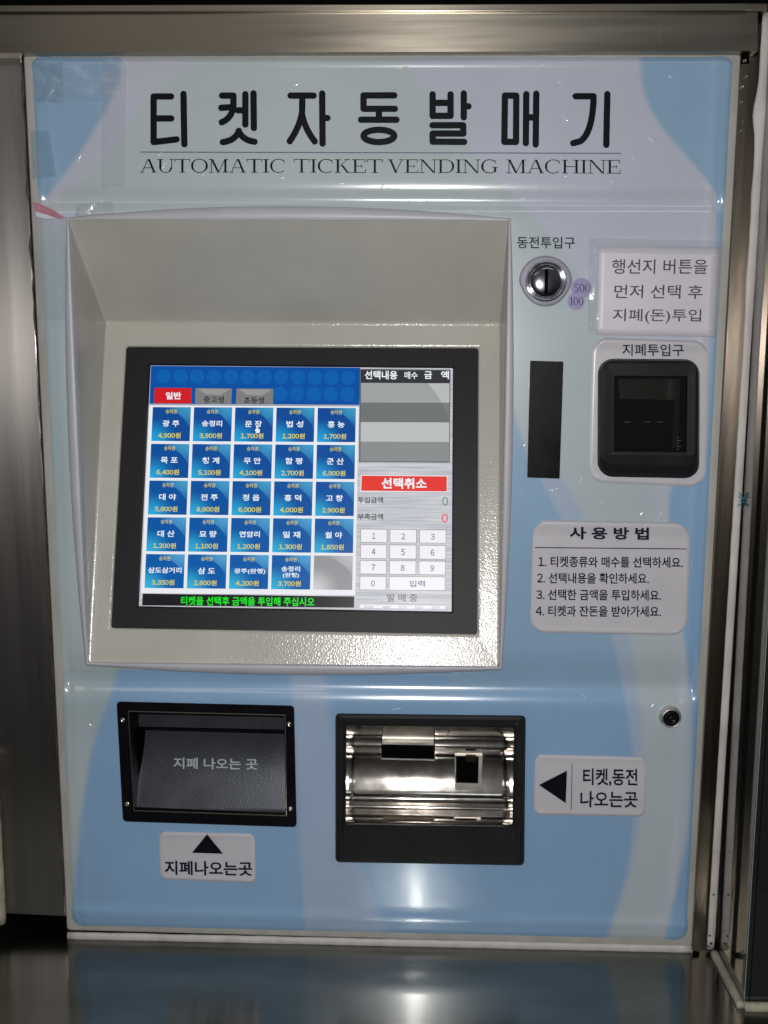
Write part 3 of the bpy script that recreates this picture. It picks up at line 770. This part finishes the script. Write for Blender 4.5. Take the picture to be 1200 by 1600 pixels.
text('amount_lettering', '투입금액', tq(559,776.5,598.5,786,.2), m_s_dk, disp, .001, ST, 0.015)
text('amount_lettering', '부족금액', tq(559,802.5,598.5,812,.2), m_s_dk, disp, .001, ST, 0.015)
text('amount_digit', '0', tq(691,776.5,700,790), m_s_0g, disp, .001, ST, 0)
text('amount_digit', '0', tq(690,802.5,700,816.5), m_s_0r, disp, .001, ST, 0.005)
cols_ = [(564,604.2),(609.8,650.3),(656,696.5)]; rows_ = [(827,847),(851.3,872),(876,896.3),(900.8,921.2)]
def key(x0, x1, y0, y1, s, i):
    d = (x0-564)*.012; sk = -i*.45
    sh('key_border', [(x0-.6+sk,y0-.6+d),(x1+.6+sk,y0-.6+d+.4),(x1+.6+sk,y1+.6+d+.4),(x0-.6+sk,y1+.6+d)], m_s_edge, 1)
    sh('number_key', [(x0+sk,y0+d),(x1+sk,y0+d+.4),(x1+sk,y1+d+.4),(x0+sk,y1+d)], m_s_key, 2)
    cx = (x0+x1)/2+sk; hw = 12 if len(s) > 1 else (3.0 if s != '1' else 2.5)
    text('key_lettering', s, tq(cx-hw, y0+5.8+d, cx+hw, y1-4.8+d), m_s_num, disp, .001, ST, 0.012)
for r_ in range(3):
    for c_ in range(3): key(*cols_[c_], *rows_[r_], str(r_*3+c_+1), r_)
key(*cols_[0], *rows_[3], '0', 3); key(cols_[1][0], cols_[2][1], *rows_[3], '입력', 3)
text('status_lettering', '발 매 중', tq(605,927.5,652,940,.4), m_s_edge, disp, .001, ST, 0.012)
sh('ticker_bar', [(562,944.8),(695.5,946.5),(695.3,951.5),(561.6,950)], m_s_white, 1)
for s, xx in (('미사용',570),('4687',598),('9770',623),('5002',648),('9575',674)):
    text('ticker_lettering', s, tq(xx,946.4+(xx-562)*.012,xx+12.5,950.3+(xx-562)*.012), m_s_edge, disp, .001, ST, 0)

# ---------------------------------------------------------------- title
K = []
def c3(pts): return [(220+x/3, 120+y/3) for x, y in pts]
def c4(pts): return [(600+x/3, 120+y/3) for x, y in pts]
RB = 5.0
hang = [
 [c3([(142,92),(60,92),(60,306),(168,293)]), c3([(72,195),(143,195)]), c3([(200,80),(204,316)])],
 [c3([(381,88),(434,88),(434,140)]+curve((434,140),(425,195),(379,213))[1:]), c3([(377,145),(430,142)]), c3([(455,157),(478,157)]), c3([(490,81),(490,224)]), c3([(528,77),(530,240)]),
  c3([(459,253)]+curve((459,256),(440,300),(384,306))[1:]), c3(curve((459,256),(480,298),(533,304)))],
 [c3([(702,88),(810,88)]), c3([(757,95),(756,165)]+curve((756,165),(745,235),(698,302))[1:]), c3(curve((757,180),(768,240),(815,303))), c3([(850,78),(852,313)]), c3([(860,193),(875,193)])],
 [[(616,149),(568,149),(568,170),(617,170)], [(592,172),(592,186)], [(564,187),(619.5,187)],
  [(592+24*math.cos(a_*math.pi/14), 212.3+9.6*math.sin(a_*math.pi/14)) for a_ in range(29)]],
 [c4([(228,82),(228,183),(312,183),(312,82)]), c4([(228,122),(312,122)]), c4([(374,78),(374,190)]), c4([(382,138),(396,138)]),
  c4([(227,227),(371,227),(372,266),(228,266),(228,304),(376,305)])],
 [c4([(567,88),(620,88),(619,305),(564,305),(567,88)]), c4([(667,81),(665,311)]), c4([(714,79),(711,317)]), c4([(668,190),(710,190)])],
 [c4([(898,91),(982,91),(982,120)]+curve((982,120),(972,270),(920,302))[1:]+[(887,311)]), c4([(1047,81),(1042,319)])],
]
for g in hang:
    vv, ff = strokes(g, RB)
    hgt = [0]*len(vv)
    for k_, f_ in enumerate(ff):
        for i_ in f_: hgt[i_] = k_*0.000012
    mk('title_character', [P(x, y, FH+0.0006+hgt[i_]) for i_, (x, y) in enumerate(vv)], ff, m_ink, VM)
for wd, x0, x1, y0, y1, y2, y3 in (('AUTOMATIC',219,447,248.5,269.6,248.5,269.6),('TICKET',459,598,248.5,269.6,249,270.2),('VENDING',606,779,249,270,249.3,270.4),('MACHINE',791,970,249.3,270.4,250,271.2)):
    vv, ff = serif_geo(wd, [(x0,y0),(x1,y2),(x1,y3),(x0,y1)])
    hgt = [0]*len(vv)
    for k_, f_ in enumerate(ff):
        for i_ in f_: hgt[i_] = k_*0.000003
    mk('title_word', [P(x, y, FH+0.0006+hgt[i_]) for i_, (x, y) in enumerate(vv)], ff, m_ink, VM)
sheet('title_rule', [(219.5,236.8),(970,238.8),(970,240.2),(219.5,238.2)], FH+0.0006, m_line, VM)

# ---------------------------------------------------------------- raised white label plates
WHT = lin(192,189,194)[:3]
def plate(name, q, rad, top=18, lift=0.0022, tone=WHT):
    H_ = (Vector(q[3])-Vector(q[0])).length
    def hf(x, y, de, u, v):
        e = 1-math.exp(-(de/2.0)**1.5)
        return FH + 0.0002 + e*(0.0012 + lift*(1-sstep(0, top, v*H_)) + 0.0010*sstep(H_-10, H_, v*H_))
    return field(name, q, 3.0, rad, hf, lambda x, y: tone, m_plate, VM)
ip = plate('instruction_plate', [(833,812),(1079,817),(1073,992.5),(828,988)], 25, 26, 0.0032)
HT = FH+0.0020
text('plate_lettering', '사 용 방 법', tq(890,823,1014,842.5,1.2), m_ink2, ip, FH+.0052, P, 0.03)
sheet('plate_rule', [(836,854.8),(1073,857),(1073,858.4),(836,856.2)], HT, m_ink2, ip)
for s, x0, x1, y0, y1, dy in (('1. 티켓종류와 매수를 선택하세요.',841,1067,869,886,1.5),('2. 선택내용을 확인하세요.',839,1014,894.5,911.5,1),
                          ('3. 선택한 금액을 투입하세요.',838,1033,920.5,937.5,1.2),('4. 티켓과 잔돈을 받아가세요.',837,1033,946,963,1.2)):
    text('plate_lettering', s, tq(x0,y0,x1,y1,dy), m_ink2, ip, HT, P, 0.018)
cp = plate('ticket_label_plate', [(836,1178.5),(1011.5,1183),(1008,1276),(834,1273)], 12, 12, 0.0016)
sheet('arrow_mark', [(842,1226.5),(886,1204),(884,1255)], HT+.0006, m_ink, cp)
sheet('plate_rule', [(893.6,1194),(894.6,1194),(893,1265),(892,1265)], HT+.0006, m_ink2, cp)
text('plate_lettering', '티켓,동전', tq(911,1200.5,996,1228.5,.8), m_ink2, cp, HT+.0004, P, 0.02)
text('plate_lettering', '나오는곳', tq(907,1236,996.5,1261.5,.6,-.5), m_ink2, cp, HT+.0004, P, 0.02)
bp_ = plate('change_label_plate', [(248,1299),(398,1302.5),(399.5,1380),(250.5,1374)], 10, 12, 0.0016)
sheet('arrow_mark', [(300,1332.5),(323.5,1303.5),(348.5,1334)], HT+.0014, m_ink, bp_)
text('plate_lettering', '지폐나오는곳', tq(257,1344.5,394,1367,2,.5), m_ink2, bp_, HT, P, 0.025)
blp = None
def bhole(x, y): return in_quad(bill, x, y, 0)
q_ = [(926,527),(1109,533),(1102,761),(919,753)]; H_ = 228
def hf(x, y, de, u, v):
    e = 1-math.exp(-(de/2.5)**1.5)
    return FH + 0.0002 + e*(0.0010 + 0.0030*(1-sstep(0, 22, v*H_)) + 0.0012*sstep(H_-16, H_, v*H_))
blp = field('bill_slot_plate', q_, 3.0, 27, hf, lambda x, y: WHT, m_plate, VM, bhole)
text('plate_lettering', '지폐투입구', tq(972.5,537,1068.5,556,.6), m_ink2, blp, FH+.0056, P, 0.008)
text('panel_lettering', '동전투입구', tq(808,369.5,898.5,388,.6), m_ink2, VM, FH+0.0004, P, 0.010)

# ---------------------------------------------------------------- bill acceptor
ba = [(934,560),(1093.5,561),(1093,748),(933,745)]
baf = [(945,566),(1089,566.5),(1088,714),(944,713)]
win = [(961,588),(1073.5,588.5),(1072,706),(960.5,705)]
acc = loft('bill_acceptor', [lp(rq(ba,0,24,7), 0.001), lp(rq(ba,0.5,24,7), 0.010), lp(rq(ba,(2,2,7,3),22,7), 0.0155), lp(rq(ba,(3,3,20,6),18,7), 0.0205),
     lp(rq(baf,1,9,7), 0.022), lp(rq(baf,2,8,7), 0.0223), lp(rq(win,-1,1.5,7), 0.0217), lp(rq(win,0,1,7), 0.0205)],
     m_black, VM, cap=False)
wl = lp(rq(win,0,1,7), 0.0205)
loft('bill_throat', [wl, [p+Vector((0,0.05,0)) for p in wl]], m_void, acc, cap=True)
m_yel = mat('dark_amber_plastic', (0.012,0.009,0.004,1), 0.35, spec=0.2)
m_dkg = mat('dark_grey_plastic', (0.006,0.0065,0.0075,1), 0.3, spec=0.2)
slab('throat_hood', [(966,592),(1062,592),(1056,625),(968,623)], -0.03, -0.010, m_yel, acc)
slab('throat_bar', [(964,667),(1050,667),(1049,677),(964,676)], -0.02, -0.004, m_void, acc)
for x in (976,1006,1026): slab('guide_mark', [(x,658.5),(x+9,658.5),(x+9,660.3),(x,660.3)], -0.003, -0.001, m_flap, acc)
slab('side_guide', [(1056,592),(1063,592),(1059,700),(1050,700)], -0.02, 0.008, m_dkg, acc)
for k in range(5): slab('guide_tooth', [(1058,683+k*4.6),(1061+(k%2)*3,683+k*4.6),(1061+(k%2)*3,684.6+k*4.6),(1058,684.6+k*4.6)], 0.003, 0.010, m_screw, acc)
sheet('bill_window', rq(win,0.3,1,3), 0.0180, m_gloss, acc)

slab('blank_plate', rq([(828.5,563.5),(880.5,565),(874.5,748),(824,746)],0,1.5,3), FH-0.001, FH+0.0014, m_black2, VM, bevel=0.0004)

# ---------------------------------------------------------------- coin slot
cc = P(852.5, 440, FH)
egg = []
for k in range(48):
    th = 2*math.pi*k/48; c_, s_ = math.cos(th), math.sin(th)
    r = 41.5*(1 - 0.10*max(0, s_)*abs(c_)*2) ; 
    egg.append((852.5+r*c_*1.0, 439.5+ (40 if s_ > 0 else 41)*s_*(1-0.02)))
cs = loft('coin_slot', [lp(egg, FH-.001), lp(egg, FH+0.0012), lp([(852.5+(x-852.5)*.93, 440+(y-440)*.93) for x, y in egg], FH+0.0024)], m_lilac2, VM, smooth=False)
R1 = 31.5*PX*1.0
lathe('coin_ring', cc, [(R1,0),(R1,0.003),(R1*.985,0.0048),(R1*.93,0.0062),(R1*.86,0.0058),(R1*.80,0.0040),(R1*.78,0.0032)], m_chrome, cs, capend=False)
lathe('inner_ring', cc, [(R1*.80,0.002),(R1*.80,0.0046),(R1*.775,0.0052),(R1*.75,0.0046),(R1*.75,0.002)], m_chrome, cs, capend=False)
lathe('coin_dome', cc, [(R1*.78,0.0030)]+[(R1*.76*math.cos(a_*math.pi/24), 0.0030+0.0036*math.sin(a_*math.pi/24)) for a_ in range(0,12)]+[(0.0002,0.0066)], m_chromed, cs)
boxw('coin_opening', cc.x-0.0017, cc.x+0.0017, cc.y-0.0074, cc.y-0.006, cc.z-0.0135, cc.z+0.0125, m_void, cs)
for (x, y, r, s, hx, hy) in ((908.5,450,15.8,'500',13,6.5),(900,470.5,13.6,'100',10.5,6)):
    cpn = (x, y)
    lvl = FH+0.0006 if s == '100' else FH+0.0010
    o = sheet('coin_value_disc', [(x+r*math.cos(a_*math.pi/20), y+r*math.sin(a_*math.pi/20)) for a_ in range(40)], lvl, m_lilac, VM)
    vv, ff = serif_geo(s, box4(x-hx+1, y-hy, x+hx+1, y+hy))
    fixn(mk('disc_numerals', [P(a_, b_, lvl+.0004) for a_, b_ in vv], ff, m_ink2, o))

# ---------------------------------------------------------------- lock
lc = P(1046.5, 1119, FH)
lk = lathe('lock', lc, [(0.0128,0),(0.0128,0.001),(0.0118,0.005),(0.0102,0.0075),(0.0095,0.0078),(0.0090,0.006)], m_satin, VM, capend=False)
lathe('lock_core', lc, [(0.0092,0.0055),(0.0090,0.0085),(0.0078,0.0098),(0.0050,0.0098),(0.0046,0.0085),(0.0026,0.0083),(0.0018,0.0092),(0.0002,0.0094)], m_black2, lk)
lathe('key_pin', lc+Vector((0.0022,0,-0.0020)), [(0.0012,0.0080),(0.0011,0.0098),(0.0003,0.0105)], m_screw, lk, n=12)

# ---------------------------------------------------------------- banknote change tray
t1o = [(182,1096),(459.5,1102.5),(463.5,1292.5),(192,1283.5)]
ct = loft('change_tray', [lp(rq(t1o,0,6), FH-.002), lp(rq(t1o,0,6), FH+.0022), lp(rq(t1o,1.2,5), FH+.003), lp(rq(tray1,-1,0.5), FH+.003)], m_black2, VM, cap=False)
loft('opening_edge', [lp(rq(tray1,-1.4,0.5), FH+.0033), lp(rq(tray1,0.2,0.5), FH+.0034), lp(rq(tray1,0.4,0.5), FH-0.002)], m_screw, ct, cap=False)
wl = lp(rq(tray1,0,0.5), FH)
loft('tray_well', [wl, [p+Vector((0,0.065,0)) for p in wl]], m_black2, ct, cap=True)
def flapdepth(py): 
    t = min(1, max(0, (py-1146)/120)); return -0.027*max(0.0, math.cos(t*math.pi/2)) - 0.004
def FS(px, py, h=0.0):
    d = ray(px, py); hh = flapdepth(py)+h
    return CP + d*((-hh + D)/d.y)
nv = 26; nu = 12; vs_ = []; fs = []
for j in range(nv+1):
    y = 1141+j*129/nv; xl = 229-16*sstep(1141,1266,y)+ (-2); xr = 444.5+ (y-1141)*.016
    for i in range(nu+1):
        t = i/nu; vs_.append(FS(lerp(xl,xr,t), y+ (t-.0)*6, 0))
for j in range(nv):
    for i in range(nu):
        a_ = j*(nu+1)+i; fs.append((a_, a_+nu+1, a_+nu+2, a_+1))
fl = mk('tray_flap', vs_, fs, m_flap, ct, True)
vs2 = []; 
for j in range(nv+1):
    y = 1141+j*129/nv; xl = 229-16*sstep(1141,1266,y)-2
    p = FS(xl, y, 0); vs2 += [p, p+Vector((0,0.03,0)), ]
mk('flap_side', vs2, [(2*j,2*j+1,2*j+3,2*j+2) for j in range(nv)], m_chromed, ct, True)
text('flap_lettering', '지폐 나오는 곳', tq(271,1183.5,402.5,1201,2), m_flaptext, ct, .0012, FS, 0.02)
boxq = [(206,1116),(444,1121),(444,1140),(208,1135)]
slab('tray_hood', boxq, -0.05, -0.034, m_flap, ct)
for x, y in ((192,1125),(451.5,1131.5),(199,1256),(454,1263.5)):
    s_ = lathe('screw', P(x, y, FH+.003), [(4.6*PX,0),(4.3*PX,.0009),(3*PX,.0018),(1.2*PX,.0022),(0.8*PX,.0014),(.1*PX,.0012)], m_screw, ct, n=20)

# ---------------------------------------------------------------- ticket and coin tray
t2o = [(524,1114.5),(821.5,1118),(819,1352),(524,1347)]
tt = loft('ticket_tray', [lp(rq(t2o,0,7), FH-.002), lp(rq(t2o,0,7), FH+.008), lp(rq(t2o,2.5,5), FH+.0115), lp(rq(t2o,7,4), FH+.0122), lp(rq(t2o,(11,11,12,10),3), FH+.0122),
      lp(rq(tray2,(-3,-3,-3,-3),1), FH+.0108), lp(rq(tray2,0,0.6), FH+.009), lp(rq(tray2,0.5,0.6), FH-.004)], m_black, VM, cap=False)
TD = 0.064
oa = [P(x, y, 0.0) for x, y in tray2]
xl_, xr_ = oa[0].x-0.002, oa[1].x+0.002
zt = oa[0].z+0.012; zf = oa[2].z-0.004
zt2 = zt
def zp(py, dep): return P(650, py, -dep).z
# (y, z) of the folded steel sheet: ceiling, ridge, hollow back wall, rolled lip, floor
prof = [(0.004, zt+0.004), (0.03, zt+0.004)]
for dd, py in ((.010,1138),(.005,1148),(.0025,1157),(.0045,1164),(.0052,1167),(.0045,1170),(.001,1176),(.0002,1186),(.0008,1198),(.0024,1209),(.0050,1219),(.0080,1228),(.0105,1235),(.0125,1240.5),
               (.0145,1244),(.0163,1246.5),(.0172,1250),(.0172,1258),(.0166,1262),(.0185,1264)):
    prof.append((TD-dd, zp(py, TD-dd)))
prof += [(0.03, prof[-1][1]-0.0004), (0.002, prof[-1][1]-0.0010), (0.0, zf-0.02)]
vs_ = []; fs = []
NXs = 24
for (y, z) in prof:
    for i in range(NXs+1): vs_.append(Vector((lerp(xl_, xr_, i/NXs), y, z)))
for j in range(len(prof)-1):
    for i in range(NXs):
        a_ = j*(NXs+1)+i; fs.append((a_, a_+NXs+1, a_+NXs+2, a_+1))
tray = mk('steel_liner', vs_, fs, m_polish, tt, True)
for s_, x in ((1, xl_), (-1, xr_)):
    v = [(x, 0.0, zt+.006), (x, TD+.01, zt+.006), (x, TD+.01, zf-.03), (x, 0, zf-.03)]
    mk('side_cheek', v, [(0,1,2,3)], m_polish, tt)
slab('ticket_slot', [(596,1160),(679.5,1161.5),(679.5,1187),(596,1185)], -TD-0.005, -TD+0.016, m_void, tt)
slab('slot_lip', [(595.5,1184.6),(680,1186.6),(680,1188.6),(595.5,1186.6)], -TD-0.005, -TD+0.0175, m_satin, tt)
slab('slot_hood', [(597,1159.5),(678,1161),(678,1164.5),(597,1163)], -TD-0.005, -TD+0.017, m_satin, tt)
slab('chute_frame', [(711,1181),(754,1181.5),(752,1237),(711,1236)], -TD-0.005, -TD+0.010, m_satin, tt)
slab('chute_opening', [(712.5,1182),(748,1182.5),(747,1224),(712.5,1223)], -TD+0.005, -TD+0.0112, m_void, tt)
slab('chute_tongue', [(728,1182),(744,1182.5),(744,1191),(728,1190.5)], -TD+0.006, -TD+0.0125, m_yel, tt)

# ================================================================== STUCK-ON THINGS
pq = [(934,384),(1126.5,386),(1118,526.5),(930,523)]
def ph(u, v): return FH+0.0012 + 0.0010*math.sin(u*3.1)*math.sin(v*2.7+.5) + .0006*(v**6)
nu, nv = 16, 12; vs_ = []; fs = []
for j in range(nv+1):
    for i in range(nu+1):
        u, v = i/nu, j/nv; p = bil(pq, u, v); vs_.append(P(p[0], p[1], ph(u, v)))
for j in range(nv):
    for i in range(nu):
        a_ = j*(nu+1)+i; fs.append((a_, a_+nu+1, a_+nu+2, a_+1))
pn = mk('paper_notice', vs_, fs, m_paper, None, True)
sm_ = pn.modifiers.new('thickness', 'SOLIDIFY'); sm_.thickness = 0.0003; sm_.offset = -1
tag(pn, 'white paper notice with three lines of black lettering taped above the banknote slot', 'notice')
for s, q in (('행선지 버튼을', tq(956.5,405,1106,428,0,-1)),('먼저 선택 후', tq(960.5,444.5,1098.5,466,1,-1)),('지폐(돈)투입', tq(958,482.5,1096,505,.5,-1))):
    text('notice_lettering', s, q, m_ink3, pn, FH+0.0029, P, 0.004)

def film(name, q, h, m, label, crinkle=0.0006, n=14, seed=1, grp=None):
    rr_ = random.Random(seed); ph_ = [rr_.uniform(0, 6) for _ in range(6)]
    vs_ = []; fs = []
    for j in range(n+1):
        for i in range(n+1):
            u, v = i/n, j/n; x, y = bil(q, u, v)
            d = crinkle*(math.sin(x*.16+ph_[0]+2*math.sin(y*.05+ph_[1]))+.7*math.sin(y*.11+ph_[2]+math.sin(x*.09+ph_[3])))*.5
            vs_.append(P(x, y, h+abs(d)))
    for j in range(n):
        for i in range(n):
            a_ = j*(n+1)+i; fs.append((a_, a_+n+1, a_+n+2, a_+1))
    o = mk(name, vs_, fs, m, None, True)
    return tag(o, label, 'tape', grp)
g_ = 'strips of clear tape on the machine'
film('clear_tape', [(920,372),(1134,376),(1130,398),(920,395)], FH+.0035, m_tape, 'clear tape strip across the top edge of the paper notice', seed=2, grp=g_)
film('clear_tape', [(920,396),(937,396),(934,518),(918,517)], FH+.0036, m_tape, 'clear tape strip down the left edge of the paper notice', .0012, seed=3, grp=g_)
film('clear_tape', [(1112,399),(1129,399),(1122,520),(1106,520)], FH+.0036, m_tape, 'clear tape strip down the right edge of the paper notice', .0012, seed=4, grp=g_)
film('clear_tape', [(52,98),(98,97),(100,160),(57,160)], FH+.0016, m_tapeb, 'short crinkled bluish tape piece in the top left corner of the machine', .0022, seed=5, grp=g_)
film('clear_tape', [(62,104),(190,100),(188,158),(60,154)], FH+.0012, m_tape, 'wide wrinkled clear tape piece left of the large title', .0018, seed=6, grp=g_)
film('clear_tape', [(160,92),(197,93),(196,292),(158,292)], FH+.0022, m_tape, 'long upright clear tape strip left of the large title', .0008, seed=7, grp=g_)
film('clear_tape', [(48,205),(76,203),(88,275),(50,280)], FH+.0014, m_tapeb, 'pale tape scrap on the left edge of the machine below the blue corner', .0008, seed=8, grp=g_)
film('clear_tape', [(120,318),(175,314),(178,338),(118,338)], FH+.0016, m_tape, 'small shiny tape scrap above the left end of the screen recess', .003, seed=9, grp=g_)
film('clear_tape', [(52,332),(104,336),(106,500),(60,500)], FH+.0013, m_tape, 'tall clear tape strip on the left border beside the screen recess', .0006, seed=10, grp=g_)
m_redp = mat('faded_red_print', lin(176,120,134), 0.4, var=((80,80,80), .15)); m_whp = mat('faded_white_print', lin(200,205,215), 0.3)
ss = mk('sticker_scrap', [P(x, y, FH+.0026) for x, y in ((50,316),(62,318),(82,327),(101,340),(92,342),(72,335),(54,330))], [tuple(reversed(range(7)))], m_redp)
mk('scrap_underlayer', [P(x, y, FH+.0022) for x, y in ((54,326),(70,333),(88,341),(70,342),(57,338))], [tuple(reversed(range(5)))], m_whp, ss)
tag(ss, 'torn scrap of a red and white sticker on the left edge above the recess', 'sticker')
